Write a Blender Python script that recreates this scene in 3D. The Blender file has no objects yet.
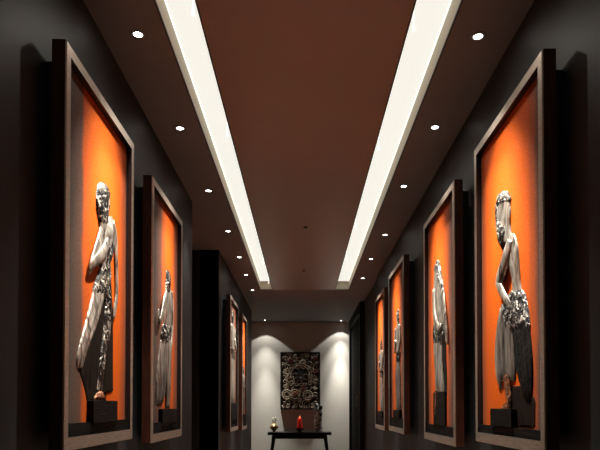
import bpy, bmesh, math, random
from mathutils import Vector
random.seed(7)
S = bpy.context.scene
COL = S.collection
PI = math.pi

# ------------------------------------------------------------------ camera
F = 600.0
CAM_Z = 1.22
CEIL = 2.70
PITCH = math.radians(1.2)
VPX, VPY = 303.0, 406.0
CY = VPY - F * math.tan(PITCH)
cam_data = bpy.data.cameras.new('camera')
cam = bpy.data.objects.new('camera', cam_data)
COL.objects.link(cam)
cam.location = (0, 0, CAM_Z)
cam.rotation_euler = (PI / 2 + PITCH, 0, 0)
cam_data.sensor_fit = 'HORIZONTAL'
cam_data.sensor_width = 36
cam_data.lens = 36
cam_data.shift_x = -(VPX - 300) / 600
cam_data.shift_y = (CY - 225) / 600
cam_data.clip_start = 0.05
S.camera = cam
S.view_settings.view_transform = 'Standard'
S.view_settings.look = 'None'
S.view_settings.gamma = 1
S.view_settings.use_curve_mapping = False
S.view_settings.exposure = 0.0
S.cycles.use_denoising = True
S.cycles.max_bounces = 8
S.cycles.diffuse_bounces = 5
S.cycles.glossy_bounces = 4
S.cycles.sample_clamp_indirect = 4.0
S.cycles.caustics_reflective = False
S.cycles.caustics_refractive = False

def ray(px, py):
    x = (px - VPX) / F
    v = -(py - CY) / F
    c, s = math.cos(PITCH), math.sin(PITCH)
    return Vector((x, c - s * v, s + c * v))
def on(axis, val, px, py):
    d = ray(px, py)
    o = Vector((0, 0, CAM_Z))
    t = (val - o[axis]) / d[axis]
    return o + d * t

# ------------------------------------------------------------------ materials
def srgb(r, g, b):
    f = lambda c: (c / 12.92 if c <= 0.04045 else ((c + 0.055) / 1.055) ** 2.4)
    return (f(r / 255), f(g / 255), f(b / 255), 1)

class NT:
    def __init__(self, name):
        self.m = bpy.data.materials.new(name)
        self.m.use_nodes = True
        self.t = self.m.node_tree
        self.b = self.t.nodes['Principled BSDF']
    def n(self, typ, **kw):
        nd = self.t.nodes.new(typ)
        for k, v in kw.items():
            if k in nd.inputs:
                nd.inputs[k].default_value = v
            else:
                setattr(nd, k, v)
        return nd
    def l(self, a, b):
        self.t.links.new(a, b)
    def ramp(self, fac, stops, interp='LINEAR'):
        r = self.t.nodes.new('ShaderNodeValToRGB')
        r.color_ramp.interpolation = interp
        el = r.color_ramp.elements
        while len(el) < len(stops):
            el.new(0.5)
        for e, (p, c) in zip(el, stops):
            e.position = p
            e.color = c
        self.l(fac, r.inputs[0])
        return r
    def coords(self, kind='Object', scale=(1, 1, 1), rot=(0, 0, 0)):
        tc = self.t.nodes.new('ShaderNodeTexCoord')
        mp = self.t.nodes.new('ShaderNodeMapping')
        mp.inputs['Scale'].default_value = scale
        mp.inputs['Rotation'].default_value = rot
        self.l(tc.outputs[kind], mp.inputs[0])
        return mp.outputs[0]
    def noise(self, vec, scale, detail=4, rough=0.55, dist=0.0):
        nd = self.n('ShaderNodeTexNoise')
        nd.inputs['Scale'].default_value = scale
        nd.inputs['Detail'].default_value = detail
        nd.inputs['Roughness'].default_value = rough
        nd.inputs['Distortion'].default_value = dist
        self.l(vec, nd.inputs['Vector'])
        return nd.outputs[0]
    def bump(self, h, strength, dist=0.01):
        bp = self.n('ShaderNodeBump')
        bp.inputs['Strength'].default_value = strength
        bp.inputs['Distance'].default_value = dist
        self.l(h, bp.inputs['Height'])
        self.l(bp.outputs[0], self.b.inputs['Normal'])

def mat_plain(name, col, rough=0.6, metal=0.0, spec=0.5, var=0.12, scale=12, bump=0.0):
    t = NT(name)
    v = t.coords()
    nz = t.noise(v, scale)
    a = tuple(c * (1 - var) for c in col[:3]) + (1,)
    b = tuple(min(1, c * (1 + var)) for c in col[:3]) + (1,)
    r = t.ramp(nz, [(0.3, a), (0.7, b)])
    t.l(r.outputs[0], t.b.inputs['Base Color'])
    t.b.inputs['Roughness'].default_value = rough
    t.b.inputs['Metallic'].default_value = metal
    t.b.inputs['Specular IOR Level'].default_value = spec
    if bump:
        t.bump(nz, bump)
    return t.m

def mat_emit(name, col, strength):
    t = NT(name)
    t.b.inputs['Base Color'].default_value = (0.3, 0.3, 0.3, 1)
    t.b.inputs['Emission Color'].default_value = col
    t.b.inputs['Emission Strength'].default_value = strength
    t.m.cycles.emission_sampling = 'AUTO'
    return t.m

M = {}
M['wall'] = mat_plain('charcoal_paint', (0.034, 0.037, 0.039, 1), 0.5, spec=0.3, var=0.06, scale=5)
M['dark_wall'] = mat_plain('near_black_paint', (0.02, 0.016, 0.014, 1), 0.55, spec=0.3)
M['far_wall'] = mat_plain('warm_grey_paint', (0.68, 0.66, 0.60, 1), 0.8, spec=0.2, var=0.03, scale=3)
M['rim'] = mat_plain('taupe_ceiling_paint', (0.225, 0.230, 0.240, 1), 0.75, spec=0.2, var=0.03, scale=3)
M['cove'] = mat_plain('cream_cove_paint', (0.66, 0.62, 0.51, 1), 0.7, spec=0.2, var=0.02)
M['black'] = mat_plain('black_lacquer', (0.008, 0.007, 0.007, 1), 0.3)
M['lip'] = mat_plain('dark_bronze_lip', (0.02, 0.014, 0.01, 1), 0.5)
M['door'] = mat_plain('black_door_stain', (0.010, 0.009, 0.009, 1), 0.7, spec=0.15)
M['leaf'] = mat_plain('matt_black_door_leaf', (0.005, 0.005, 0.005, 1), 0.85, spec=0.05)
M['chrome'] = mat_plain('chrome', (0.7, 0.7, 0.7, 1), 0.2, 1.0, var=0.03)
M['diffuser'] = mat_emit('trough_diffuser_light', (1.0, 0.985, 0.895, 1), 0.86)
M['led'] = mat_emit('led_line_light', (1.0, 0.97, 0.88, 1), 1.3)
M['lens'] = mat_emit('downlight_lens_light', (1.0, 0.95, 0.88, 1), 14)
M['flame'] = mat_emit('flame_light', (1.0, 0.16, 0.04, 1), 1.6)

# lacquered centre ceiling panel
t = NT('lacquered_ceiling_panel')
v = t.coords()
r = t.ramp(t.noise(v, 2.0), [(0.3, (0.225, 0.142, 0.102, 1)), (0.7, (0.26, 0.163, 0.117, 1))])
t.l(r.outputs[0], t.b.inputs['Base Color'])
t.b.inputs['Roughness'].default_value = 0.42
t.b.inputs['IOR'].default_value = 2.0
M['panel'] = t.m

# floor boards
t = NT('amber_floor_boards')
v = t.coords('Object', (1, 1, 1), (0, 0, PI / 2))
br = t.n('ShaderNodeTexBrick')
br.inputs['Scale'].default_value = 1.0
br.inputs['Brick Width'].default_value = 1.4
br.inputs['Row Height'].default_value = 0.14
br.inputs['Mortar Size'].default_value = 0.003
br.inputs['Color1'].default_value = (0.33, 0.25, 0.19, 1)
br.inputs['Color2'].default_value = (0.26, 0.195, 0.15, 1)
br.inputs['Mortar'].default_value = (0.05, 0.02, 0.01, 1)
t.l(v, br.inputs['Vector'])
t.l(br.outputs['Color'], t.b.inputs['Base Color'])
t.b.inputs['Roughness'].default_value = 0.45
M['floor'] = t.m

# frame: brushed bronze face
t = NT('brushed_bronze_face')
v = t.coords('Object', (40, 3, 40))
nz = t.noise(v, 9, 6, 0.6)
r = t.ramp(nz, [(0.25, (0.42, 0.34, 0.27, 1)), (0.75, (0.74, 0.63, 0.52, 1))])
t.l(r.outputs[0], t.b.inputs['Base Color'])
t.b.inputs['Metallic'].default_value = 0.75
t.b.inputs['Roughness'].default_value = 0.38
t.bump(nz, 0.08)
M['frame_face'] = t.m
# frame: maroon wood side
t = NT('maroon_wood_side')
v = t.coords('Object', (6, 6, 0.8))
nz = t.noise(v, 14, 5, 0.6, 0.4)
r = t.ramp(nz, [(0.3, (0.045, 0.012, 0.008, 1)), (0.7, (0.11, 0.035, 0.018, 1))])
t.l(r.outputs[0], t.b.inputs['Base Color'])
t.b.inputs['Roughness'].default_value = 0.35
M['frame_side'] = t.m

def mat_crumple(name, lo, hi, scale, contrast=0.16, stretch=(1, 1, 1), metal=0.55, rough=0.36, bump=0.6, mid=0.5, spec=0.5):
    t = NT(name)
    v = t.coords('Object', stretch)
    nz = t.noise(v, scale, 5, 0.6, 1.2)
    r = t.ramp(nz, [(mid - contrast, lo), (mid + contrast, hi)])
    t.l(r.outputs[0], t.b.inputs['Base Color'])
    t.b.inputs['Metallic'].default_value = metal
    t.b.inputs['Roughness'].default_value = rough
    t.bump(nz, bump, 0.012)
    t.b.inputs['Specular IOR Level'].default_value = spec
    return t.m
M['skin_metal'] = mat_crumple('smooth_silver_bronze', (0.07, 0.052, 0.038, 1), (0.74, 0.68, 0.58, 1), 13, 0.14, (1, 2.0, 0.6), metal=0.6, rough=0.3, bump=0.4, mid=0.48)
M['crumple'] = mat_crumple('crumpled_silver', (0.008, 0.006, 0.005, 1), (0.85, 0.78, 0.66, 1), 48, 0.05, bump=1.0, mid=0.58)
M['crumple_dark'] = mat_crumple('crumpled_black_silver', (0.006, 0.005, 0.005, 1), (0.85, 0.82, 0.76, 1), 60, 0.04, bump=0.9, mid=0.57)
M['cloth_silver'] = mat_crumple('brushed_silver_cloth', (0.06, 0.048, 0.038, 1), (0.72, 0.67, 0.58, 1), 20, 0.13, (1, 2.6, 0.2), bump=0.5)
M['cloth_grey'] = mat_crumple('grey_cloth', (0.022, 0.018, 0.015, 1), (0.34, 0.31, 0.27, 1), 20, 0.14, (1, 2.6, 0.22), bump=0.5, metal=0.35)
M['cloak_and_shadow'] = mat_crumple('dark_brown_cloak_and_shadow', (0.005, 0.003, 0.002, 1), (0.026, 0.015, 0.009, 1), 14, 0.2, (1, 2.2, 0.3), metal=0.0, rough=0.8, bump=0.3, spec=0.08)  # also colours the painted shadow sheet beside the bearded statue
M['cloth_black'] = mat_crumple('black_netting', (0.002, 0.0018, 0.0015, 1), (0.018, 0.016, 0.014, 1), 40, 0.12, metal=0.0, rough=0.6, bump=0.5, spec=0.15)
M['plinth'] = mat_crumple('black_plinth_wood', (0.002, 0.0018, 0.0015, 1), (0.009, 0.0075, 0.006, 1), 26, 0.2, (1, 0.3, 2.5), metal=0.0, rough=0.6, bump=0.4, spec=0.12)
M['foot'] = mat_crumple('copper_foot', (0.03, 0.010, 0.005, 1), (0.50, 0.20, 0.09, 1), 55, 0.08, metal=0.3)

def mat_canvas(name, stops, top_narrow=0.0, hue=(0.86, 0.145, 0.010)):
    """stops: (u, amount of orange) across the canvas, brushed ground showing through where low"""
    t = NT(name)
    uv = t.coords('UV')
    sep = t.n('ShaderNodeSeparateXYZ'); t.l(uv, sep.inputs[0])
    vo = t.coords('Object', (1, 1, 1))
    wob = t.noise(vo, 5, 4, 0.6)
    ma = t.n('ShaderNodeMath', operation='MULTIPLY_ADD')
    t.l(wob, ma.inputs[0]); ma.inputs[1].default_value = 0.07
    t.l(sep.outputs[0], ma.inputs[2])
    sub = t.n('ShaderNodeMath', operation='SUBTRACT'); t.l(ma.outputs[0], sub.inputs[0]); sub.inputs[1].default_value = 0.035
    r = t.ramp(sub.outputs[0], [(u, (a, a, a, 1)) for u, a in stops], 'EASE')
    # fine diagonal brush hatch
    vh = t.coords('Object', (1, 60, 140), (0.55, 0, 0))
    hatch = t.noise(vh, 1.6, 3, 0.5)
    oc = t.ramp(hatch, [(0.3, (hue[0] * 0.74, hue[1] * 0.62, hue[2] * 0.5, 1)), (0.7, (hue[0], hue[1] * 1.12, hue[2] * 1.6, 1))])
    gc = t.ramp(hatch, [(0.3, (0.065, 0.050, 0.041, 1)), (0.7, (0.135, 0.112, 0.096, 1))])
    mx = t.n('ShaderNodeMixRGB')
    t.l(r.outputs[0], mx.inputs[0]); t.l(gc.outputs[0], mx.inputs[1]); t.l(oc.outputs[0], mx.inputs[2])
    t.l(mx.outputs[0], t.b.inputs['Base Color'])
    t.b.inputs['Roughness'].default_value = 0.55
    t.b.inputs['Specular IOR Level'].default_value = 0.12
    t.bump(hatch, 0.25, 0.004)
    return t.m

# ------------------------------------------------------------------ mesh helpers
def obj(name, bm, mats, parent=None, smooth=False, origin=None):
    bmesh.ops.recalc_face_normals(bm, faces=bm.faces)
    me = bpy.data.meshes.new(name)
    org = Vector(origin) if origin is not None else (Vector(parent['_o']) if parent is not None else Vector((0, 0, 0)))
    for v_ in bm.verts:
        v_.co -= org
    bm.to_mesh(me); bm.free()
    for m_ in (mats if isinstance(mats, (list, tuple)) else [mats]):
        me.materials.append(m_)
    if smooth:
        for p in me.polygons:
            p.use_smooth = True
    o = bpy.data.objects.new(name, me)
    COL.objects.link(o)
    if parent is not None:
        o.parent = parent
        o.location = org - Vector(parent['_o'])
    else:
        o.location = org
    o['_o'] = tuple(org)
    return o
def thing(name, loc, label, cat, group=None):
    o = bpy.data.objects.new(name, None)
    COL.objects.link(o)
    o.empty_display_size = 0.1
    o.location = loc
    o['_o'] = tuple(loc)
    o['label'] = label; o['category'] = cat
    if group: o['group'] = group
    return o
def tag(o, label, cat, group=None):
    o['label'] = label; o['category'] = cat
    if group: o['group'] = group
    return o
def struct(name, bm, mats, parent=None, smooth=False):
    o = obj(name, bm, mats, parent, smooth)
    if parent is None:
        o['kind'] = 'structure'
    return o
def box(bm, a, b, bev=0.0, mi=0):
    lo = [min(a[i], b[i]) for i in range(3)]; hi = [max(a[i], b[i]) for i in range(3)]
    vs = [bm.verts.new((x, y, z)) for x in (lo[0], hi[0]) for y in (lo[1], hi[1]) for z in (lo[2], hi[2])]
    fs = [(0, 1, 3, 2), (4, 6, 7, 5), (0, 4, 5, 1), (2, 3, 7, 6), (0, 2, 6, 4), (1, 5, 7, 3)]
    new = []
    for f in fs:
        fc = bm.faces.new([vs[i] for i in f]); fc.material_index = mi; new.append(fc)
    if bev:
        es = set(e for f in new for e in f.edges)
        bmesh.ops.bevel(bm, geom=list(es), offset=bev, segments=2, affect='EDGES', profile=0.6)
    return bm
def quad(bm, pts, mi=0):
    f = bm.faces.new([bm.verts.new(p) for p in pts]); f.material_index = mi
    return f
def rings_to_mesh(bm, rings, cap=True, closed=True):
    vr = [[bm.verts.new(p) for p in r] for r in rings]
    for a, b in zip(vr, vr[1:]):
        n = len(a)
        for i in range(n if closed else n - 1):
            j = (i + 1) % n
            bm.faces.new((a[i], a[j], b[j], b[i]))
    if cap:
        for r in (vr[0], vr[-1]):
            c = Vector((0, 0, 0))
            for v_ in r: c += v_.co
            cv = bm.verts.new(c / len(r))
            for i in range(len(r)):
                bm.faces.new((r[i], r[(i + 1) % len(r)], cv))
def lathe(bm, prof, c, n=28, sx=1, sy=1):
    rings = []
    for r, z in prof:
        rings.append([Vector((c[0] + r * sx * math.cos(2 * PI * i / n), c[1] + r * sy * math.sin(2 * PI * i / n), c[2] + z)) for i in range(n)])
    rings_to_mesh(bm, rings)
def catmull(pts, sub):
    out = []
    n = len(pts)
    for i in range(n - 1):
        p0, p1, p2, p3 = pts[max(i - 1, 0)], pts[i], pts[i + 1], pts[min(i + 2, n - 1)]
        for k in range(sub):
            t_ = k / sub
            out.append(tuple(0.5 * (2 * b + (c - a) * t_ + (2 * a - 5 * b + 4 * c - d) * t_ ** 2 + (3 * b - a - 3 * c + d) * t_ ** 3)
                             for a, b, c, d in zip(p0, p1, p2, p3)))
    out.append(tuple(pts[-1]))
    return out
def tube(bm, pts, n=10, flat=1.0, sub=5):
    """pts: (x,y,z,r) centre line"""
    P = catmull(pts, sub)
    rings = []
    up = Vector((1, 0, 0))
    for i, p in enumerate(P):
        a = Vector(P[max(i - 1, 0)][:3]); b = Vector(P[min(i + 1, len(P) - 1)][:3])
        d = (b - a)
        if d.length < 1e-9: d = Vector((0, 0, 1))
        d.normalize()
        side = d.cross(up)
        if side.length < 1e-4: side = d.cross(Vector((0, 1, 0)))
        side.normalize()
        nrm = side.cross(d).normalized()
        c = Vector(p[:3]); r = max(p[3], 1e-4)
        rings.append([c + side * r * math.cos(2 * PI * k / n) + nrm * r * flat * math.sin(2 * PI * k / n) for k in range(n)])
    rings_to_mesh(bm, rings)

# ------------------------------------------------------------------ room geometry
XL, XR = -0.802, 0.845          # near walls
XLF = -0.797                    # far stretch of the left wall
XRF = 0.872                     # far stretch of the right wall
Y0 = -2.0
YL1 = on(2, CEIL, 192.3, 201.7).y        # end of near left wall
YL2 = on(2, CEIL, 219, 250).y            # facing wall of the side passage
YL3 = on(2, CEIL, 252, 310.5).y          # end of far left wall
YR1 = on(2, CEIL, 375.5, 277).y          # jog in right wall
YD = on(2, CEIL, 362, 301.5).y           # door surround
YF = on(2, CEIL, 300, 322).y             # far wall
YT = on(2, CEIL, 266, 289.7).y           # end of light troughs
print('Y', YL1, YL2, YL3, YR1, YD, YF, YT)
LT0, LT1 = -0.540, -0.392                # left trough
RT0, RT1 = 0.412, 0.580                  # right trough
YT0 = 0.3                                # near end of troughs
CEIL_GAP = 0.006
TD = 0.105

def slab(name, a, b, m):
    return struct(name, box(bmesh.new(), a, b), m)
slab('floor', (-3.2, Y0, -0.05), (1.3, YF + 0.1, 0.0), M['floor'])
t = NT('orange_red_bounce_slab')
v = t.coords()
r = t.ramp(t.noise(v, 40), [(0.3, (0.62, 0.10, 0.02, 1)), (0.7, (0.78, 0.15, 0.03, 1))])
t.l(r.outputs[0], t.b.inputs['Base Color'])
t.b.inputs['Roughness'].default_value = 0.8
slab('floor_bounce_slab', (-0.42, 5.6, 0.0), (0.44, 8.6, 0.006), t.m)  # unseen orange slab, added so its reflection tints the ceiling panel
slab('wall_left', (-0.98, Y0, 0), (XL, YL1, CEIL), M['wall'])
slab('wall_passage', (-3.2, YL2, 0), (XLF - 0.001, YL2 + 0.05, CEIL), M['dark_wall'])
slab('wall_left_far', (XLF - 0.18, YL2 + 0.05, 0), (XLF, YL3, CEIL), M['wall'])
slab('wall_left_corner', (XLF - 0.18, YL2, 0), (XLF, YL2 + 0.05, CEIL), M['wall'])
slab('wall_side', (-3.25, Y0, 0), (-3.2, YF + 0.1, CEIL), M['dark_wall'])
slab('wall_right', (XR, Y0, 0), (XR + 0.2, YR1, CEIL), M['wall'])
slab('wall_right_far', (XRF, YR1, 0), (XR + 0.2, YF, CEIL), M['wall'])
slab('wall_far', (-3.2, YF, 0), (1.3, YF + 0.1, CEIL), M['far_wall'])
slab('wall_back', (-3.2, Y0 - 0.1, 0), (1.3, Y0, CEIL), M['wall'])

# ceiling with two trough openings: rim strips, far field, lacquered centre panel
bm = bmesh.new()
zt = CEIL + 0.03
def cs(x0, x1, y0, y1, mi=0):
    box(bm, (x0, y0, CEIL), (x1, y1, zt), 0, mi)
cs(-3.2, LT0, Y0, YT)
cs(RT1, 1.3, Y0, YT)
cs(-3.2, 1.3, YT, YF + 0.1)
cs(LT0, RT1, Y0, YT0)
cs(LT1, RT0, YT0, YT, 1)
struct('ceiling', bm, [M['rim'], M['panel']])

def trough(x0, x1, label):
    c = thing('cove_light', ((x0 + x1) / 2, (YT0 + YT) / 2, CEIL), label, 'ceiling light', 'recessed light troughs')
    bm = bmesh.new()
    z0, z1 = CEIL + 0.0305, CEIL + TD
    w = 0.02
    box(bm, (x0 - w, YT0 - w, z0), (x0, YT + w, z1)); box(bm, (x1, YT0 - w, z0), (x1 + w, YT + w, z1))
    box(bm, (x0, YT0 - w, z0), (x1, YT0, z1)); box(bm, (x0, YT, z0), (x1, YT + w, z1))
    box(bm, (x0 - w, YT0 - w, z1), (x1 + w, YT + w, z1 + 0.02))
    # cream lining of the ceiling edge
    g = 0.0015
    box(bm, (x0 + 0.0001, YT0, CEIL + 0.006), (x0 + g, YT, z0)); box(bm, (x1 - g, YT0, CEIL + 0.006), (x1 - 0.0001, YT, z0))
    box(bm, (x0 + g, YT - g, CEIL + 0.006), (x1 - g, YT - 0.0001, z0))
    obj('housing', bm, M['cove'], c)
    bm = bmesh.new(); box(bm, (x0 + 0.008, YT0 + 0.005, z1 - 0.006), (x1 - 0.008, YT - 0.05, z1 - 0.001)); obj('diffuser', bm, M['diffuser'], c)
    for xa in (x0 + 0.001, x1 - 0.005):
        bm = bmesh.new(); box(bm, (xa, YT0 + 0.005, z1 - 0.008), (xa + 0.004, YT - 0.05, z1 - 0.001)); obj('led_line', bm, M['led'], c)
    bm = bmesh.new()
    lw = 0.004
    for a, b in (((x0 - lw, YT0, CEIL - 0.003), (x0 + 0.002, YT + lw, CEIL + 0.005)), ((x1 - 0.002, YT0, CEIL - 0.003), (x1 + lw, YT + lw, CEIL + 0.005)),
                 ((x0 + 0.002, YT - 0.002, CEIL - 0.003), (x1 - 0.002, YT + lw, CEIL + 0.005))):
        box(bm, a, b)
    obj('edge_lip', bm, M['lip'], c)
    return c
COVE_L = trough(LT0, LT1, 'long glowing white light trough in the ceiling above the left-hand pictures')
COVE_R = trough(RT0, RT1, 'long glowing white light trough in the ceiling above the right-hand pictures')

# door surround and door on the right
XD = 0.805
YD2 = YF - 0.06
ZD = CEIL - 0.14
bm = bmesh.new()
box(bm, (XD, YD, 0), (XRF, YD + 0.16, CEIL)); box(bm, (XD, YD2 - 0.12, 0), (XRF, YD2, CEIL)); box(bm, (XD, YD + 0.16, ZD), (XRF, YD2 - 0.12, CEIL))
struct('trim_1', bm, M['door'])
dr = struct('door_1', box(bmesh.new(), (XD + 0.035, YD + 0.16, 0.0), (XRF, YD2 - 0.12, ZD)), M['leaf'])
bm = bmesh.new()
hp = on(0, XD + 0.035, 358.3, 401)
tube(bm, [(XD + 0.015, hp.y, hp.z - 0.09, 0.009), (XD + 0.006, hp.y, hp.z, 0.009), (XD + 0.015, hp.y, hp.z + 0.09, 0.009)], 8)
box(bm, (XD + 0.012, hp.y - 0.008, hp.z - 0.08), (XD + 0.035, hp.y + 0.008, hp.z - 0.06)); box(bm, (XD + 0.012, hp.y - 0.008, hp.z + 0.06), (XD + 0.035, hp.y + 0.008, hp.z + 0.08))
obj('door_handle', bm, M['chrome'], dr, True)
# skirting boards
for i, (a, b) in enumerate((((XL, Y0, 0), (XL + 0.012, YL1, 0.1)), ((XLF, YL2, 0), (XLF + 0.012, YL3, 0.1)))):
    slab('baseboard_left' if i == 0 else 'baseboard_left_far', a, b, M['dark_wall'])
slab('baseboard_right', (XR - 0.012, Y0, 0), (XR, YR1, 0.1), M['dark_wall'])
slab('baseboard_far', (-3.2, YF - 0.012, 0), (XD, YF, 0.1), M['far_wall'])

# ------------------------------------------------------------------ lights
def spot(parent, loc, target, power, angle, blend, col=(1, 0.94, 0.87), radius=0.015):
    ld = bpy.data.lights.new('lamp_beam', 'SPOT')
    ld.energy = power; ld.spot_size = math.radians(angle); ld.spot_blend = blend
    ld.color = col; ld.shadow_soft_size = radius
    o = bpy.data.objects.new('lamp_beam', ld)
    COL.objects.link(o)
    d = Vector(target) - Vector(loc)
    o.rotation_euler = d.to_track_quat('-Z', 'Y').to_euler()
    if parent is not None:
        o.parent = parent
        o.location = Vector(loc) - Vector(parent['_o'])
    else:
        o.location = loc
    return o
RIM_P, RIM_A = 55, 58
def downlight(p, label, power, angle, tgt, blend=0.9, wash=False, group='recessed ceiling downlights'):
    p = Vector((p.x, p.y, CEIL))
    c = thing('recessed_downlight', p, label, 'ceiling light', group)
    bm = bmesh.new()
    lathe(bm, [(0.0185, -0.001), (0.0185, -0.0035), (0.030, -0.003), (0.032, -0.0002), (0.0185, -0.0002)], p)
    obj('trim_ring', bm, M['rim'], c, True)
    bm = bmesh.new(); lathe(bm, [(0.0005, -0.0028), (0.0125, -0.0028), (0.0182, -0.0018), (0.0182, -0.0005)], p)
    obj('lens', bm, M['lens'], c, True)
    spot(c, p + Vector((0, 0, -0.012)), p + Vector(tgt), power, angle, blend)
    if wash:
        spot(c, p + Vector((0, 0, -0.012)), p + Vector((0, 0.0, -1)), 90, 64, 1.0, (1, 0.95, 0.87))
        spot(c, p + Vector((0, 0, -0.012)), p + Vector((0, 0.0, -1)), 330, 36, 1.0, (1, 0.95, 0.87))
    return c
lw = ['nearest in the left row, above the large left picture', 'second in the left row, near the second left picture',
      'third in the left row, before the side passage', 'fourth in the left row, at the side passage mouth',
      'fifth in the left row, beyond the passage corner', 'sixth in the left row, last but one',
      'farthest in the left row, by the light trough end']
for (px, py), w in zip(((138, 34), (180, 128), (208.5, 190.5), (228, 231), (239.3, 257), (246, 275), (252.5, 290)), lw):
    downlight(on(2, CEIL, px, py), 'small recessed downlight, ' + w, RIM_P, RIM_A, (0.04, 0, -1))
rw = ['nearest in the right row, above the large right picture', 'second in the right row, near the second right picture',
      'third in the right row, beyond the second picture', 'fourth in the right row, by the third picture',
      'fifth in the right row, last but one', 'farthest in the right row, by the light trough end']
for (px, py), w in zip(((478, 36), (435, 127), (404, 186), (385, 234.6), (371, 259), (362.7, 278)), rw):
    downlight(on(2, CEIL, px, py), 'small recessed downlight, ' + w, RIM_P, RIM_A, (-0.04, 0, -1))
downlight(on(2, CEIL, 265, 320), 'tiny recessed downlight washing the pale end wall on the left', 9, 96, (0, 0, -1), 0.10, True)
downlight(on(2, CEIL, 341, 320.5), 'tiny recessed downlight washing the pale end wall on the right', 9, 96, (0, 0, -1), 0.10, True)

# two small dark sensors on the centre panel
for px, py, w in ((305.5, 227, 'nearer of the two, mid panel'), (303.7, 270.5, 'farther of the two')):
    p = on(2, CEIL, px, py)
    bm = bmesh.new(); lathe(bm, [(0.001, -0.010), (0.010, -0.010), (0.014, -0.006), (0.017, -0.004), (0.018, 0.0)], p)
    tag(obj('ceiling_sensor', bm, M['lip'], None, True, p), 'tiny dark round sensor on the lacquered ceiling, ' + w, 'sensor', 'ceiling sensors')

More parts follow.
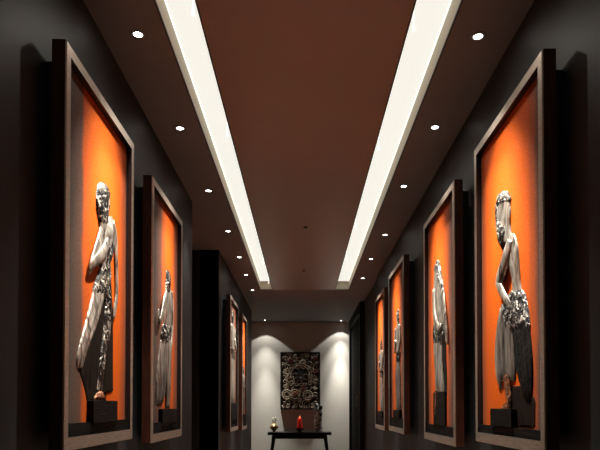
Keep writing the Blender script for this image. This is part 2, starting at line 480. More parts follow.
# ------------------------------------------------------------------ pictures
FW = 0.036           # face width of the frame
FD = 0.045           # frame depth
RC = 0.022           # recess of the canvas
RELIEF = 0.42
class Pic:
    def __init__(self, side, xf, xwall, pxn, pxf, ptop, pbot, label, stops, name, hue=(0.86, 0.145, 0.010)):
        """side +1 hangs on the left wall (faces +X); pxn/pxf: near/far edge in the photo, ptop/pbot: rows of its near edge"""
        self.s = side; self.xf = xf
        a = on(0, xf, pxn, ptop); b = on(0, xf, pxn, pbot); f = on(0, xf, pxf, 300)
        self.y0, self.y1, self.z1, self.z0 = a.y, f.y, a.z, b.z
        self.xc = xf - side * RC
        xb = xf - side * FD
        root = thing('framed_picture', (xwall, (self.y0 + self.y1) / 2, self.z0), label, 'picture', 'framed statue pictures')
        self.root = root
        y0, y1, z0, z1 = self.y0, self.y1, self.z0, self.z1
        bm = bmesh.new()
        o = [(y0, z0), (y1, z0), (y1, z1), (y0, z1)]
        i_ = [(y0 + FW, z0 + FW * 1.15), (y1 - FW, z0 + FW * 1.15), (y1 - FW, z1 - FW), (y0 + FW, z1 - FW)]
        c = 0.004
        oc = [(y0 + c, z0 + c), (y1 - c, z0 + c), (y1 - c, z1 - c), (y0 + c, z1 - c)]
        V = lambda x, pts: [bm.verts.new((x, p[0], p[1])) for p in pts]
        ob, of, ofc, iff, ib = V(xb, o), V(xf - side * c, o), V(xf, oc), V(xf, i_), V(xb, i_)
        for k in range(4):
            j = (k + 1) % 4
            for (A, B, mi) in ((ob, of, 1), (of, ofc, 0), (ofc, iff, 0), (iff, ib, 2), (ib, ob, 1)):
                bm.faces.new((A[k], A[j], B[j], B[k])).material_index = mi
        obj('frame', bm, [M['frame_face'], M['frame_side'], M['black']], root)
        # canvas
        cy0, cy1, cz0, cz1 = y0 + FW * 0.7, y1 - FW * 0.7, z0 + FW * 0.7, z1 - FW * 0.7
        bm = bmesh.new()
        box(bm, (self.xc, cy0, cz0), (self.xc - side * 0.012, cy1, cz1))
        uvl = bm.loops.layers.uv.new('uv')
        for fc in bm.faces:
            for lp in fc.loops:
                co = lp.vert.co
                u = (co.y - cy0) / (cy1 - cy0)
                lp[uvl].uv = (u, (co.z - cz0) / (cz1 - cz0))
        self.cy0, self.cy1, self.cz0, self.cz1 = cy0, cy1, cz0, cz1
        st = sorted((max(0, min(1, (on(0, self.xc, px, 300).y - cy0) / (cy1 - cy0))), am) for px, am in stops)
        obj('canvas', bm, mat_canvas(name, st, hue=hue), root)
        bm = bmesh.new()
        box(bm, (xb + side * 0.004, y0 + 0.05, z0 + 0.06), (xwall, y1 - 0.05, z1 - 0.04))
        obj('wall_mount', bm, M['black'], root)
    def P(self, px, py, d=0.0, ref=0.0):
        p = on(0, self.xc + self.s * ref, px, py)
        return Vector((self.xc + self.s * d, p.y, p.z))
    def uvP(self, u, v, d=0.0):
        return Vector((self.xc + self.s * d, self.cy0 + u * (self.cy1 - self.cy0), self.cz0 + v * (self.cz1 - self.cz0)))
    def hs(self, px):            # metres per pixel across
        return abs(on(0, self.xc, px + 0.5, 300).y - on(0, self.xc, px - 0.5, 300).y)
    def loft(self, bm, rows, dep, folds=0, amp=0.0, n=20, sub=4, base=0.0, uv=False, power=0.8, drift=0.0):
        """rows: (py, pxl, pxr[, depth factor]) -> a half-round relief standing on the canvas"""
        rows = [tuple(r) + ((1.0,) if len(r) == 3 else ()) for r in rows]
        R = catmull(rows, sub)
        rings = []
        dep = dep * RELIEF
        for q, r in enumerate(R):
            A = self.uvP(r[1], r[0]) if uv else self.P(r[1], r[0], 0, dep * .5)
            B = self.uvP(r[2], r[0]) if uv else self.P(r[2], r[0], 0, dep * .5)
            ring = []
            for k in range(n + 1):
                a = PI * k / n
                w = 0.5 - 0.5 * math.cos(a)
                h = dep * max(r[3], 0.02) * (math.sin(a) ** power)
                if folds:
                    h *= 1 + amp * math.cos(2 * PI * folds * w + drift * q)
                p = A.lerp(B, w)
                p.x = self.xc + self.s * (h + base)
                ring.append(p)
            for k in range(n, -1, -1):
                p = ring[k].copy(); p.x = self.xc - self.s * 0.002
                if 0 < k < n: continue
                ring.append(p)
            rings.append(ring)
        rings_to_mesh(bm, rings)
        return bm
    def limb(self, bm, pts, flat=0.35, uv=False):
        """pts: (px, py, r_px, standoff m)"""
        Q = []
        for px, py, r, d in pts:
            if uv:
                d = d * RELIEF; p = self.uvP(px, py, d); rr = r
            else:
                d = d * RELIEF; p = self.P(px, py, d, d); rr = r * self.hs(px)
            Q.append((p.x, p.y, p.z, rr))
        tube(bm, Q, 12, flat)
        return bm
    def part(self, name, bm, m, parent=None, smooth=True):
        return obj(name, bm, m, parent or self.root, smooth)
    def base(self, plinth, band, d=0.020):
        bm = bmesh.new()
        pts = [(plinth[0], plinth[1]), (plinth[2], plinth[3])]
        a, b = self.P(plinth[0], plinth[1]), self.P(plinth[2], plinth[3])
        box(bm, (self.xc, a.y, a.z), (self.xc + self.s * d, b.y, b.z), 0.002)
        self.part('plinth', bm, M['plinth'], None, False)
        ym = self.P((band[0] + band[1]) / 2, band[2])
        bm = bmesh.new()
        box(bm, (self.xc, self.y0 + FW + 0.001, ym.z), (self.xc + self.s * (d * 0.6), self.y1 - FW - 0.001, self.z0 + FW * 1.15 + 0.0005))
        self.part('base_block', bm, M['plinth'], None, False)

XFL, XFR = -0.720, 0.760
# ---- large left picture
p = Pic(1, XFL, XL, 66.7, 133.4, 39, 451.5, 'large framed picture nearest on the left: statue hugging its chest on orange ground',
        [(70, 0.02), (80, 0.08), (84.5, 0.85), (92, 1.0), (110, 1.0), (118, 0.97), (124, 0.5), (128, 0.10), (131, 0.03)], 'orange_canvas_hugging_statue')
body = bmesh.new()
p.loft(body, [(182.6, 102.4, 104.2, .25), (185, 100.6, 106.8, .7), (191, 99.2, 109.2, 1), (200, 98.5, 109.9, 1.05), (208, 98.9, 109.5, 1), (216, 100.2, 108.6, .9), (224, 101, 107.8, .8), (232, 100.6, 108, .7)], 0.040)
p.loft(body, [(216.5, 110.6, 113, .3), (221, 106.5, 114.2, .7), (228, 102.2, 115, .9), (236, 100, 115.4, 1), (246, 98.8, 115, 1), (256, 100.2, 113.5, .95), (266, 102, 111, .85), (276, 99.5, 111.2, .85), (288, 95.5, 111.5, .8), (296, 95, 111, .5)], 0.034)
p.limb(body, [(101.5, 230, 1.6, .012), (98.5, 243, 2.0, .018), (94, 257, 1.9, .020), (90.5, 268, 1.5, .020), (89, 274, 0.6, .016)])
p.limb(body, [(89.6, 270, 0.9, .024), (93.5, 263, 1.7, .034), (99, 258, 2.0, .042), (104, 251, 2.0, .042), (107.5, 243, 1.6, .038), (108, 238, 0.8, .034)])
p.limb(body, [(112.2, 222, 1.6, .012), (115.4, 236, 1.4, .014), (116.2, 256, 1.2, .014), (116.8, 278, 1.1, .014), (116.6, 296, 1.1, .014), (115.2, 308, 1.2, .014), (113.8, 318, 0.7, .012)])
bo = p.part('statue_body', body, M['skin_metal'])
bm = p.loft(bmesh.new(), [(182.2, 102, 104.6, .3), (185, 100, 107.2, .75), (191, 98.7, 109.6, 1.06), (200, 98.1, 110.2, 1.1), (208, 98.5, 109.9, 1.05), (216, 100, 108.9, .95), (222, 101, 108.2, .85), (227, 101.6, 107.8, .5)], 0.042, 5, .08)
p.part('hair', bm, M['crumple'], bo)
bm = p.loft(bmesh.new(), [(262, 102, 110.9, .6), (268, 101.2, 111.3, .9), (276, 99, 111.8, 1), (284, 96, 112, 1.05), (291, 94.5, 112, 1), (297, 96, 110.5, .5)], 0.040, 4, .12, drift=.5)
p.part('sash', bm, M['crumple'], bo)
bm = p.loft(bmesh.new(), [(238, 105, 114.6, .6), (246, 103.5, 114.8, 1), (255, 103, 113.6, 1), (264, 102.6, 111.2, .8)], 0.037, 3, .1)
p.part('bodice', bm, M['crumple_dark'], bo)
bm = p.loft(bmesh.new(), [(219, 107.6, 113, .4), (226, 106.2, 113.8, .9), (234, 104.5, 112.5, 1), (241, 104, 110.5, .7), (246, 105, 109, .3)], 0.048)
p.part('shoulder_cloth', bm, M['skin_metal'], bo)
bm = p.loft(bmesh.new(), [(288, 94.5, 105.5, .7), (296, 93.5, 105, 1), (312, 89.6, 101, 1), (330, 85, 95.5, .95), (346, 80.6, 90, .8), (358, 78.6, 86.5, .6), (368, 79.2, 84.5, .25)], 0.036, 3, .18)
p.part('skirt', bm, M['cloth_silver'], bo)
bm = p.loft(bmesh.new(), [(286, 106, 111.6, .5), (296, 106.2, 112, .9), (312, 105.4, 111.6, 1), (330, 104, 110.4, 1), (350, 101.6, 107.5, .9), (370, 99.4, 104.8, .8), (393, 97, 102.8, .6)], 0.036, 2, .12)
p.part('skirt_fold', bm, M['crumple'], bo)
bm = p.loft(bmesh.new(), [(290, 99, 112, .7), (310, 93, 113, 1), (335, 86, 113.4, 1), (360, 80.5, 113.4, 1), (372, 80.4, 113.4, 1), (385, 84, 113.4, 1), (391, 85.6, 113, 1), (393, 86, 106.8, 1), (400.5, 87.2, 106.5, 1)], 0.010, 4, .3)
p.part('cloak', bm, M['cloak_and_shadow'], bo)  # thin dark brown sheet around the skirt folds
bm = p.loft(bmesh.new(), [(391, 98.6, 102.4, .6), (394, 97, 103.6, .9), (397.5, 95.4, 104.9, 1.0), (400.6, 95, 105.4, .7)], 0.040, 4, .2)
p.part('foot', bm, M['foot'], bo)
p.base((86.8, 400.3, 111.4, 421.5), (70, 131, 421), 0.024)
PIC_L1 = p

# ---- second left picture
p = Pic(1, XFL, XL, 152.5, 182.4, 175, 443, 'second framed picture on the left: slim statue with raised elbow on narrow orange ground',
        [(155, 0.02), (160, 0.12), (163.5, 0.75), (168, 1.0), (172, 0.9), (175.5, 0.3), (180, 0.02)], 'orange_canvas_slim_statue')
body = bmesh.new()
p.loft(body, [(270.2, 168.0, 168.9, .3), (273, 167.4, 169.8, .7), (279, 167.0, 170.3, 1), (285, 166.5, 170.2, 1), (291, 166.2, 170.4, .9)], 0.034)
p.loft(body, [(288, 168.6, 171.4, .4), (293, 166.2, 172.2, .8), (302, 164.8, 172.5, 1), (314, 164.6, 172.3, 1), (324, 164.2, 171.8, .9), (332, 162.6, 171.4, .85), (342, 161.9, 171.6, .8)], 0.034)
p.limb(body, [(166.4, 292, .7, .022), (164.2, 302, .9, .030), (162.4, 313, .9, .036), (160.8, 320, .8, .036), (159.2, 321, .7, .034), (158.6, 316, .7, .032), (158.9, 310, .5, .030)])
p.limb(body, [(171.4, 292, .8, .016), (172.4, 306, .7, .018), (172.3, 324, .7, .018), (171.6, 340, .7, .02), (170.2, 352, .7, .03)])
bo = p.part('statue_body', body, M['skin_metal'])
bm = p.loft(bmesh.new(), [(270, 167.8, 169.1, .3), (273, 167.2, 170, .75), (279, 166.8, 170.5, 1.05), (285, 166.4, 170.4, 1.05), (292, 166.4, 170.2, .8)], 0.036, 4, .1)
p.part('hair', bm, M['crumple'], bo)
bm = p.loft(bmesh.new(), [(324, 164, 172, .6), (330, 162.6, 171.8, 1), (337, 161.9, 171.8, 1), (345, 162, 171.6, .6)], 0.040, 3, .15, drift=.5)
p.part('sash', bm, M['crumple'], bo)
bm = p.loft(bmesh.new(), [(340, 161.6, 168, .7), (350, 160.4, 168.4, 1), (366, 158.4, 167.6, 1), (384, 156.9, 166.8, .9), (398, 156.4, 165, .6), (404, 157, 163, .2)], 0.034, 3, .2)
p.part('skirt', bm, M['cloth_grey'], bo)
bm = p.loft(bmesh.new(), [(338, 166.5, 171.8, .7), (348, 166, 171.8, 1), (370, 166.2, 171.2, 1), (390, 166.4, 170.8, .9), (408, 166.6, 170.4, .6)], 0.040, 2, .15)
p.part('skirt_fold', bm, M['cloth_silver'], bo)
p.base((158.4, 409, 173.4, 421.5), (155, 180, 421), 0.022)
PIC_L2 = p

# ---- large right picture
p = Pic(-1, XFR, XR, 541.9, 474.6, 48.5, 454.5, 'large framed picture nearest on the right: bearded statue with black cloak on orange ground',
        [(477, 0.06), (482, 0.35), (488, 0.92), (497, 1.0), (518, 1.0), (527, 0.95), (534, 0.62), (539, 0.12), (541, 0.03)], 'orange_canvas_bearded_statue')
body = bmesh.new()
p.loft(body, [(191.6, 500.6, 504.4, .3), (196, 497.4, 507.4, .8), (204, 496, 508.4, 1), (214, 495.6, 509, 1.05), (224, 497, 508.6, 1), (233, 500, 509.5, .9), (242, 503, 511, .8)], 0.042)
p.loft(body, [(233.6, 509.8, 512.6, .35), (240, 506, 515, .75), (250, 503.5, 517, 1), (260, 505, 517.8, 1), (270, 509.2, 518.4, .9), (281, 511.6, 518.9, .85), (292, 511.3, 520.5, .85), (300, 509, 522, .8)], 0.032)
p.limb(body, [(510.5, 240, 2.4, .020), (507.6, 252, 3.1, .030), (503.8, 266, 3.0, .036), (500, 277, 2.7, .038), (498, 284, 1.8, .036)])
p.limb(body, [(498, 282, 1.9, .038), (500.6, 289, 1.8, .042), (504, 296, 1.6, .044), (508, 302, 1.4, .042), (511, 305, .7, .040)])
bo = p.part('statue_body', body, M['skin_metal'])
bm = p.loft(bmesh.new(), [(191, 500.2, 505, .35), (195, 497.2, 507.8, .85), (200, 496, 508.8, 1.03), (206, 495.6, 503, 1.0), (214, 495.2, 500.4, .9), (222, 495.4, 499.8, .7)], 0.044, 4, .1)
p.part('hair', bm, M['crumple'], bo)
bm = p.loft(bmesh.new(), [(212, 495.2, 499.6, .5), (220, 495.6, 504.5, .9), (228, 496.2, 507.4, 1.1), (236, 497.4, 506.8, 1.1), (243, 498.8, 504.6, .9), (249.6, 501, 502.6, .3)], 0.046, 4, .15, drift=.4)
p.part('beard', bm, M['crumple'], bo)
bm = p.loft(bmesh.new(), [(288, 512, 518, .3), (293, 508.5, 522.5, .8), (300, 504, 524.4, 1), (309, 500.6, 526, 1.05), (318, 499.4, 527.4, 1), (326, 500, 528, .8), (332, 503, 527, .4)], 0.046, 6, .14, drift=.4)
p.part('sequin_wrap', bm, M['crumple_dark'], bo)
bm = p.loft(bmesh.new(), [(304, 500.2, 510.5, .6), (320, 498.4, 513, 1), (340, 496.2, 514.2, 1), (358, 495.4, 514.4, 1), (374, 496.2, 514.4, .9), (381, 497.2, 513.8, .5)], 0.036, 4, .22)
p.part('skirt', bm, M['cloth_grey'], bo)
bm = p.loft(bmesh.new(), [(308, 499.6, 503.4, .7), (330, 496.8, 501.8, 1), (355, 495.2, 500.8, 1), (376, 496.2, 500.6, .9), (389, 498.4, 500.2, .3)], 0.040, 1, .1)
p.part('skirt_fold', bm, M['cloth_silver'], bo)
bm = p.loft(bmesh.new(), [(312, 510, 527.4, .8), (330, 510.4, 528.4, 1), (350, 512.8, 530.4, 1), (368, 515.2, 531.2, 1), (384, 519, 531, .9), (394, 522.5, 530.4, .7), (403, 525.4, 529, .3)], 0.034, 5, .2)
p.part('cloak', bm, M['cloth_black'], bo)
bm = bmesh.new(); p.limb(bm, [(507, 376, 2.6, .016), (508, 390, 2.3, .016), (509, 400, 2.0, .016), (508.4, 406, 1.8, .016), (505, 407.4, 1.3, .018), (502.4, 407.8, .7, .016)])
p.part('foot', bm, M['foot'], bo)
bm = p.loft(bmesh.new(), [(386, 511, 521, .6), (398, 510.6, 534, 1), (414, 514, 535, 1), (427, 517, 535, .8)], 0.008, 3, .3)
p.part('shadow_sheet', bm, M['cloak_and_shadow'], bo)  # brown shadow low beside the plinth, put in as a dark sheet
p.base((496, 408.5, 517.8, 427.5), (477, 541, 427), 0.024)
bm = bmesh.new()
a, b = p.P(477, 250), p.P(482.6, 430)
a2 = p.P(480, 425)
box(bm, (p.xc, p.y1 - FW - 0.001, p.P(478, 150).z), (p.xc - 0.006, p.P(482.2, 300).y, p.P(480, 427).z))
p.part('side_border', bm, M['plinth'], None, False)
PIC_R1 = p

# ---- second right picture
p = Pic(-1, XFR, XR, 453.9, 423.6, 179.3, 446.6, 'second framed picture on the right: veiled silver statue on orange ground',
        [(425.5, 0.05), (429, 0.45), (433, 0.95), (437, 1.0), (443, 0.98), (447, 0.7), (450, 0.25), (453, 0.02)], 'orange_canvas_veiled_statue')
body = bmesh.new()
p.loft(body, [(260.6, 436.2, 437.3, .3), (264, 435.2, 438.4, .8), (270, 434.2, 439.4, 1), (277, 433.6, 440.4, 1), (283, 433.4, 441.4, .9), (291, 432.9, 443, 1), (302, 432.8, 443.8, 1), (316, 433.1, 444, 1), (328, 433.4, 443.3, .9), (338, 432.8, 442.6, .8)], 0.038)
p.limb(body, [(442.4, 290, 1.0, .020), (444, 306, 1.1, .024), (445.4, 322, 1.0, .026), (446.4, 334, .9, .026), (447.2, 344, .6, .024)])
p.limb(body, [(434, 290, .9, .026), (434.2, 306, 1.0, .034), (435.4, 320, 1.0, .042), (438.6, 328, .9, .046), (441, 326, .6, .044)])
bo = p.part('statue_body', body, M['skin_metal'])
bm = p.loft(bmesh.new(), [(260, 436, 437.6, .35), (264, 434.9, 438.8, .85), (270, 433.9, 439.8, 1.05), (276, 436.8, 440.8, .95), (284, 438.6, 442, .8), (296, 440, 443.6, .7), (310, 441.2, 444, .5)], 0.042, 2, .15)
p.part('veil', bm, M['crumple'], bo)
bm = p.loft(bmesh.new(), [(320, 433, 444.4, .6), (328, 432.4, 444.6, 1), (337, 432, 445.2, 1), (345, 432.8, 443, .5)], 0.042, 4, .15, drift=.4)
p.part('sash', bm, M['crumple'], bo)
bm = p.loft(bmesh.new(), [(338, 432.6, 442.4, .7), (352, 433.4, 441.6, 1), (368, 434.4, 442.8, 1), (382, 434.7, 443.8, .9), (393, 435, 444.2, .6)], 0.036, 3, .25)
p.part('skirt', bm, M['cloth_silver'], bo)
bm = p.loft(bmesh.new(), [(340, 441, 445.6, .6), (360, 440.6, 446, 1), (380, 441, 446.6, 1), (396, 441, 446.6, .8)], 0.014, 2, .2)
p.part('cloak', bm, M['cloth_black'], bo)
bm = bmesh.new(); p.limb(bm, [(436.4, 390, .8, .016), (436.2, 402, .8, .016), (435.8, 411, .8, .018), (435.2, 414, .5, .018)])
p.part('foot', bm, M['foot'], bo)
p.base((435.2, 392.5, 446.8, 426), (425.5, 452.5, 425), 0.012)
PIC_R2 = p

# ---- farther pictures: a robed statue on a plinth, in canvas fractions (v, u left, u right, depth)
def far_statue(p, c, w, top, bot, light):
    k = -1 if p.s < 0 else 1
    h = top - bot
    R = lambda rows: [(bot + h * a, c + w * l, c + w * r_, d) for a, l, r_, d in rows]
    body = bmesh.new()
    p.loft(body, R([(1.0, -.12, .12, .3), (.97, -.3, .3, .8), (.93, -.36, .36, 1), (.89, -.28, .28, .9), (.865, -.2, .2, .8), (.845, -.7, .7, .8), (.80, -.95, .95, 1), (.70, -.85, .85, 1), (.60, -.6, .6, .85), (.52, -.75, .75, .8)]), 0.034, uv=True)
    for sg in (-1, 1):
        p.limb(body, [(c + sg * w * .8, bot + h * .83, .020, .018), (c + sg * w * 1.0, bot + h * .70, .020, .02), (c + sg * w * .9, bot + h * .60, .018, .03), (c + sg * w * .2, bot + h * (.64 + .06 * sg), .014, .045)], uv=True)
    bo = p.part('statue_body', body, M['skin_metal'])
    bm = p.loft(bmesh.new(), R([(1.01, -.14, .14, .3), (.97, -.34, .34, .9), (.92, -.4, .4, 1), (.86, -.42, .42, .6), (.80, -.5, .5, .3)]), 0.036, 3, .1, uv=True)
    p.part('hair', bm, M['crumple'], bo)
    bm = p.loft(bmesh.new(), R([(.60, -.62, .62, .6), (.55, -.75, .75, 1), (.49, -.8, .8, .9), (.46, -.7, .7, .4)]), 0.042, 3, .15, uv=True)
    p.part('sash', bm, M['crumple'], bo)
    bm = p.loft(bmesh.new(), R([(.50, -.75, .75, .7), (.40, -.85, .85, 1), (.22, -.95, .9, 1), (.06, -1.0, .85, .9), (0.0, -.9, .8, .5)]), 0.038, 4, .22, uv=True)
    p.part('skirt', bm, light, bo)
    bm = bmesh.new()
    a, b = p.uvP(c - w * 1.25, bot), p.uvP(c + w * 1.25, .07)
    box(bm, (p.xc, a.y, a.z), (p.xc + p.s * .022, b.y, b.z), 0.002)
    p.part('plinth', bm, M['plinth'], None, False)
    bm = bmesh.new()
    box(bm, (p.xc, p.y0 + FW + .001, p.uvP(0, .07).z), (p.xc + p.s * .013, p.y1 - FW - .001, p.z0 + FW * 1.15 + .0005))
    p.part('base_block', bm, M['plinth'], None, False)

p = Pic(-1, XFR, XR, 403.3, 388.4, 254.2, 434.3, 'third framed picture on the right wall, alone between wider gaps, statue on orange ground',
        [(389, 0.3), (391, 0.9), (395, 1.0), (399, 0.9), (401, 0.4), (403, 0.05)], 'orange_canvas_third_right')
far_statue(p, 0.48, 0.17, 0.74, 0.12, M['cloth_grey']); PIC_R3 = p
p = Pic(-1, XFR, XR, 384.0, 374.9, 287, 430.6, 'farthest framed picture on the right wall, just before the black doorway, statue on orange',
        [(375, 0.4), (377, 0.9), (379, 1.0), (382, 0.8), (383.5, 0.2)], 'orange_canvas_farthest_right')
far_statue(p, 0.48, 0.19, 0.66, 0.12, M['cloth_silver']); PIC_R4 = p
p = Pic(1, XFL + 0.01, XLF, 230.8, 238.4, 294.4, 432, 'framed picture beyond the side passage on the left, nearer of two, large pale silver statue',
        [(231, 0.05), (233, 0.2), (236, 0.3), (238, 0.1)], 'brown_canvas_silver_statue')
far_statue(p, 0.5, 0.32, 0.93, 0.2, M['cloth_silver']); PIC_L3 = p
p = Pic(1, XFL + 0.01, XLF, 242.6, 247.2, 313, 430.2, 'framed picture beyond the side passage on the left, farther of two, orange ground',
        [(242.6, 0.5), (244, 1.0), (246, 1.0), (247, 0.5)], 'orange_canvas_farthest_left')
far_statue(p, 0.5, 0.2, 0.55, 0.12, M['cloth_grey']); PIC_L4 = p

# picture accent beams from the troughs
for q, pw in ((PIC_L1, 1.0), (PIC_L2, 0.8), (PIC_R1, 1.0), (PIC_R2, 0.95), (PIC_R3, 0.8), (PIC_R4, 1.0), (PIC_L3, 1.3), (PIC_L4, 1.1)):
    ym = (q.y0 + q.y1) / 2
    xs = (LT1 - 0.03) if q.s > 0 else (RT0 + 0.03)
    cove = COVE_L if q.s > 0 else COVE_R
    src = (xs, ym + 0.10 * (1 if q.y0 < 6 else 0), CEIL + 0.015)
    bm = bmesh.new(); lathe(bm, [(0.004, 0.017), (0.006, 0.020), (0.006, 0.036), (0.002, 0.040), (0.002, TD - CEIL_GAP)], (xs, src[1], CEIL), 12)
    obj('accent_lamp', bm, M['led'], cove, True)
    spot(cove, src, (q.xc, ym, q.z1 - 1.30), 108 * pw, 62, 1.0, (1, 0.93, 0.84))
    spot(cove, src, (q.xc, ym, q.z0 + 0.25), 120 * pw, 40, 1.0, (1, 0.93, 0.84))
    spot(cove, src, (q.xc, ym, q.z1 - 0.60), 3.2 * pw, 128, 0.9, (1, 0.93, 0.84))

# ------------------------------------------------------------------ end wall: carved panel, console table, ornaments
YP = YF - 0.05
a, b = on(1, YP, 280.4, 352), on(1, YP, 320.2, 409.6)
px0, px1, pz1, pz0 = a.x, b.x, a.z, b.z
root = thing('carved_panel', ((px0 + px1) / 2, YF, pz0), 'dark openwork carved wall panel of beige scrolls and red flowers above the console table', 'wall art')
bm = bmesh.new(); box(bm, (px0 + .01, YF - 0.03, pz0 + .01), (px1 - .01, YF - 0.002, pz1 - .01)); obj('backing_board', bm, mat_plain('dark_umber_board', (0.05, 0.042, 0.034, 1), 0.7), root)
bm = bmesh.new(); fw = 0.022
for a_, b_ in (((px0, pz0), (px0 + fw, pz1)), ((px1 - fw, pz0), (px1, pz1)), ((px0 + fw, pz0), (px1 - fw, pz0 + fw)), ((px0 + fw, pz1 - fw), (px1 - fw, pz1))):
    box(bm, (a_[0], YP - 0.005, a_[1]), (b_[0], YF - 0.004, b_[1]), 0.002)
obj('frame', bm, M['lip'], root)
W_, H_ = px1 - px0 - 2 * fw, pz1 - pz0 - 2 * fw
cx, cz = (px0 + px1) / 2, (pz0 + pz1) / 2
def at(u, v, d=0.0):
    return (px0 + fw + u * W_, YP + 0.018 - d, pz0 + fw + v * H_)
def scroll(bm, u, v, r0, a0, turns, dirn, rad, d=0.0):
    pts = []
    n = int(turns * 9) + 2
    for i in range(n):
        f = i / (n - 1)
        r = r0 * (1 - 0.82 * f)
        ang = a0 + dirn * turns * 2 * PI * f
        x, y, z = at(u, v, d)
        x += r * math.cos(ang); z += r * math.sin(ang)
        x = min(max(x, px0 + fw + rad), px1 - fw - rad); z = min(max(z, pz0 + fw + rad), pz1 - fw - rad)
        pts.append((x, y, z, rad * (1 - 0.5 * f)))
    tube2(bm, pts)
def tube2(bm, pts, n=6):
    rings = []
    for i, p_ in enumerate(pts):
        a_ = Vector(pts[max(i - 1, 0)][:3]); b_ = Vector(pts[min(i + 1, len(pts) - 1)][:3])
        d_ = b_ - a_
        if d_.length < 1e-7: d_ = Vector((1, 0, 0))
        d_.normalize()
        s_ = d_.cross(Vector((0, 1, 0))).normalized()
        c_ = Vector(p_[:3])
        rings.append([c_ + s_ * p_[3] * math.cos(2 * PI * k / n) + Vector((0, 1, 0)) * p_[3] * math.sin(2 * PI * k / n) for k in range(n)])
    rings_to_mesh(bm, rings)
M['scroll'] = mat_crumple('aged_beige_carving', (0.16, 0.13, 0.09, 1), (0.85, 0.72, 0.54, 1), 22, 0.14, metal=0.0, rough=0.6, bump=0.3)
M['red_petal'] = mat_plain('dull_red_paint', (0.16, 0.014, 0.012, 1), 0.6)
M['copper_petal'] = mat_plain('copper_paint', (0.26, 0.075, 0.035, 1), 0.5)
bm = bmesh.new()
rng = random.Random(21)
for u in (0.07, 0.17, 0.28, 0.39, 0.50, 0.61, 0.72, 0.83, 0.93):
    for v_ in (0.04, 0.11, 0.18, 0.26, 0.34, 0.42, 0.50, 0.58, 0.66, 0.74, 0.82, 0.89, 0.96):
        if 0.28 < u < 0.72 and 0.44 < v_ < 0.72: continue
        uu, vv = u + rng.uniform(-.04, .04), v_ + rng.uniform(-.03, .03)
        scroll(bm, uu, vv, rng.uniform(.030, .062), rng.uniform(0, 6.3), rng.uniform(0.7, 1.4), rng.choice((-1, 1)), rng.uniform(.007, .012), rng.uniform(0, .012))
# big arch over the middle and two rosettes
for r0 in (0.200, 0.165):
    pts = []
    for i in range(26):
        ang = PI * (-0.12 + 1.24 * i / 25)
        x, y, z = at(0.5, 0.60, .012)
        pts.append((x + r0 * math.cos(ang), y, z + r0 * 1.05 * math.sin(ang), 0.009))
    tube2(bm, pts)
for u, v_ in ((0.36, 0.255), (0.70, 0.235), (0.14, 0.25)):
    for r0, rr in ((0.082, .010), (0.045, .009)):
        x, y, z = at(u, v_, .016)
        tube2(bm, [(x + r0 * math.cos(2 * PI * i / 20), y, z + r0 * math.sin(2 * PI * i / 20), rr) for i in range(21)])
    for k in range(10):
        ang = 2 * PI * k / 10
        tube2(bm, [(x + q * math.cos(ang), y, z + q * math.sin(ang), .006) for q in (.045, .060, .080)])
obj('scrollwork', bm, M['scroll'], root, True)
bm = bmesh.new()
for k in range(16):
    ang = 2 * PI * k / 16 + .2
    x, y, z = at(0.5, 0.58, .004)
    r1 = .05 + .05 * (k % 2)
    tube2(bm, [(x + q * math.cos(ang + (q * 5)), y, z + q * 1.2 * math.sin(ang + q * 5), rr) for q, rr in ((.012, .006), (.04, .012), (r1, .012), (r1 + .035, .003))])
obj('dark_flower', bm, M['cloth_grey'], root, True)
def petals(name, u, v_, r0, m, lab):
    bm = bmesh.new()
    x, y, z = at(u, v_, .018)
    for k in range(6):
        ang = 2 * PI * k / 6
        tube2(bm, [(x + q * r0 * math.cos(ang), y, z + q * r0 * math.sin(ang), rr * r0) for q, rr in ((.05, .2), (.45, .36), (.8, .34), (1.05, .1))])
    o = obj(name, bm, m, root, True); o['label'] = lab
petals('flower', 0.24, 0.86, 0.045, M['red_petal'], 'dull red carved flower')
petals('flower', 0.91, 0.90, 0.035, M['red_petal'], 'dull red carved flower')
petals('flower', 0.93, 0.66, 0.030, M['red_petal'], 'dull red carved flower')
petals('flower', 0.37, 0.26, 0.044, M['copper_petal'], 'copper red rosette centre')
petals('flower', 0.58, 0.36, 0.038, M['copper_petal'], 'copper brown carved flower')

# console table
YT1, YT2 = YF - 0.42, YF - 0.06       # front and back edges of the table
a, b = on(1, YT1, 267.6, 432.4), on(1, YT1, 331.6, 435.2)
tx0, tx1, tz1, tz0 = a.x, b.x, a.z, b.z
root = thing('console_table', ((tx0 + tx1) / 2, (YT1 + YT2) / 2, 0), 'slim black console table with splayed legs against the pale end wall', 'table')
bm = bmesh.new(); box(bm, (tx0, YT1, tz0), (tx1, YT2, tz1), 0.006); obj('tabletop', bm, M['door'], root)
bm = bmesh.new()
ax0, ax1 = on(1, YT1, 272.2, 437).x, on(1, YT1, 326.8, 437).x
az = on(1, YT1, 300, 439).z
box(bm, (ax0, YT1 + .03, az), (ax1, YT2 - .03, tz0 + .001), 0.003); obj('apron', bm, M['door'], root)
for sx in (-1, 1):
    for yy in (YT1 + .05, YT2 - .05):
        bm = bmesh.new()
        xt = ax0 + .02 if sx < 0 else ax1 - .02
        xb_ = tx0 - .02 if sx < 0 else tx1 + .02
        rings = []
        for f in range(9):
            q = f / 8
            x = xt + (xb_ - xt) * (q ** 1.3); z = (tz0 - .01) * (1 - q); w = .027 - .010 * q
            rings.append([Vector((x + i * w, yy + j * w, z)) for i, j in ((-1, -1), (1, -1), (1, 1), (-1, 1))])
        rings_to_mesh(bm, rings)
        obj('leg', bm, M['door'], root)

YO = (YT1 + YT2) / 2 - 0.06
def ppm(): return YO / F
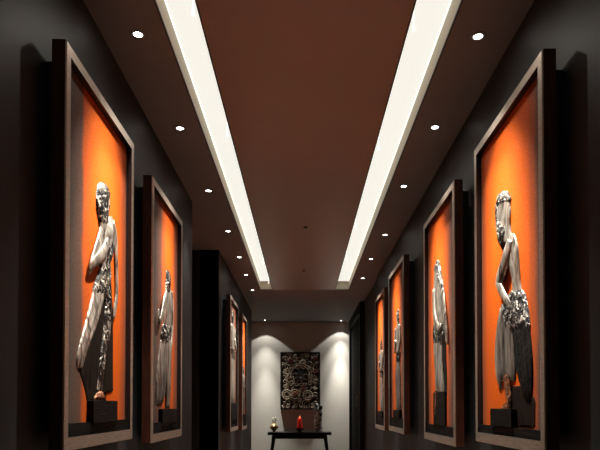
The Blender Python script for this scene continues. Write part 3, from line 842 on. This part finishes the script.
# brass covered bowl with curled finial
c = on(1, YO, 274.1, 432); c.z = tz1
root = thing('covered_bowl', c, 'small brass footed bowl with a curled finial on the left of the console table', 'bowl')
M['brass'] = mat_crumple('mottled_brass', (0.16, 0.07, 0.015, 1), (0.75, 0.52, 0.22, 1), 30, 0.14, metal=0.5, rough=0.3, bump=0.2)
M['ivory'] = mat_plain('ivory', (0.70, 0.66, 0.52, 1), 0.4)
k = ppm()
bm = bmesh.new(); lathe(bm, [(2.2 * k, 0.0), (2.2 * k, .5 * k), (1.2 * k, 1.2 * k), (2.6 * k, 2.4 * k), (4.0 * k, 4.2 * k), (4.4 * k, 5.6 * k), (4.1 * k, 6.2 * k), (3.8 * k, 6.2 * k), (3.9 * k, 5.4 * k), (1.0 * k, 3.0 * k)], c); obj('bowl', bm, M['brass'], root, True)
bm = bmesh.new(); lathe(bm, [(3.75 * k, 6.0 * k), (3.3 * k, 7.0 * k), (1.6 * k, 7.8 * k), (.7 * k, 8.6 * k), (.9 * k, 9.2 * k), (.3 * k, 9.7 * k)], c); obj('lid', bm, M['brass'], root, True)
bm = bmesh.new()
for sg in (-1, 1):
    tube2(bm, [(c.x + sg * x * k, c.y, c.z + z * k, r_ * k) for x, z, r_ in ((0.1, 9.2, .5), (.9, 10.4, .6), (1.7, 11.8, .65), (1.8, 13.3, .6), (1.0, 14.2, .5), (.3, 13.6, .35))])
obj('finial', bm, M['ivory'], root, True)

# red candle in a dark dish
c = on(1, YO, 299.7, 432); c.z = tz1
root = thing('candle_dish', c, 'dark red footed candle dish in the middle of the console table', 'candle holder')
M['dish'] = mat_plain('dark_red_glaze', (0.06, 0.008, 0.008, 1), 0.2)
bm = bmesh.new(); lathe(bm, [(2.7 * k, 0.0), (2.5 * k, .6 * k), (1.5 * k, 1.3 * k), (3.0 * k, 2.0 * k), (4.8 * k, 3.4 * k), (5.0 * k, 4.0 * k), (4.7 * k, 4.1 * k), (3.4 * k, 3.0 * k), (.3 * k, 2.7 * k)], c); obj('dish', bm, M['dish'], root, True)
cc = c + Vector((0, 0, 3.1 * k))
t = NT('red_wax')
nz = t.noise(t.coords(), 18)
r = t.ramp(nz, [(0.3, (0.80, 0.025, 0.014, 1)), (0.7, (0.92, 0.06, 0.025, 1))])
t.l(r.outputs[0], t.b.inputs['Base Color'])
t.b.inputs['Subsurface Weight'].default_value = 0.4
t.b.inputs['Subsurface Radius'].default_value = (0.06, 0.01, 0.005)
t.b.inputs['Subsurface Scale'].default_value = 1.0
t.b.inputs['Roughness'].default_value = 0.35
M['wax'] = t.m
can = thing('red_candle', cc, 'glowing red tapered candle standing in the dark dish on the console table', 'candle')
bm = bmesh.new(); lathe(bm, [(2.9 * k, 0.0), (3.0 * k, .5 * k), (2.8 * k, 3.5 * k), (2.5 * k, 7.0 * k), (2.1 * k, 10.2 * k), (1.7 * k, 11.0 * k), (1.2 * k, 10.6 * k), (.2 * k, 10.2 * k)], cc); obj('wax', bm, M['wax'], can, True)
bm = bmesh.new(); lathe(bm, [(.05 * k, 10.3 * k), (.7 * k, 10.9 * k), (.8 * k, 11.5 * k), (.4 * k, 12.6 * k), (.05 * k, 13.4 * k)], cc); obj('flame', bm, M['flame'], can, True)

# mottled silver and black sculpture
c = on(1, YO, 318.2, 432); c.z = tz1
root = thing('metal_sculpture', c, 'tall mottled black and silver sculpture on the right end of the console table', 'sculpture')
M['mottle'] = mat_crumple('mottled_black_silver', (0.010, 0.009, 0.009, 1), (0.92, 0.90, 0.85, 1), 22, 0.06, metal=0.3, rough=0.3, bump=0.5)
bm = bmesh.new()
rows = [(0, -.2, 2.8, 1.9), (1.2, -.2, 2.6, 1.7), (4, -.4, 2.5, 1.7), (8, -.2, 2.6, 1.8), (13, -.5, 2.9, 2.0), (17, -.3, 3.1, 2.1), (20.5, -.2, 3.4, 2.2), (23, -.8, 2.6, 1.9), (25, -1.6, 1.8, 1.7), (27.2, -1.9, 1.7, 1.6), (28.8, -1.8, .7, .7)]
R = catmull(rows, 4); rings = []
for z, dx, rx, ry in R:
    rings.append([Vector((c.x + k * (dx + 1.25 * rx * math.cos(2 * PI * i / 20) * (1 + .12 * math.sin(3 * 2 * PI * i / 20 + z * .5))), c.y + k * ry * math.sin(2 * PI * i / 20), c.z + k * max(z, 0))) for i in range(20)])
rings_to_mesh(bm, rings); bo = obj('figure', bm, M['mottle'], root, True)
bm = bmesh.new()
lathe(bm, [(.2 * k, -2.6 * k), (1.6 * k, -1.9 * k), (2.2 * k, 0), (1.7 * k, 1.8 * k), (.2 * k, 2.5 * k)], c + Vector((2.4 * k, -.5 * k, 24.6 * k)), 16)
obj('round_bundle', bm, M['black'], bo, True)
bm = bmesh.new(); tube(bm, [(c.x + 3.0 * k, c.y, c.z + 20 * k, .4 * k), (c.x + 3.3 * k, c.y, c.z + 10 * k, .4 * k), (c.x + 3.9 * k, c.y, c.z + .3 * k, .4 * k)], 8)
obj('staff', bm, M['mottle'], bo, True)
bm = bmesh.new(); box(bm, (c.x - 3.6 * k, c.y - 2.4 * k, c.z), (c.x + 4.3 * k, c.y + 2.4 * k, c.z + .7 * k), .002); obj('base', bm, M['black'], root)

# dim world
w = bpy.data.worlds.new('world'); S.world = w
w.use_nodes = True
w.node_tree.nodes['Background'].inputs[0].default_value = (0.02, 0.02, 0.025, 1)
w.node_tree.nodes['Background'].inputs[1].default_value = 0.1
for o in S.objects:
    if '_o' in o: del o['_o']
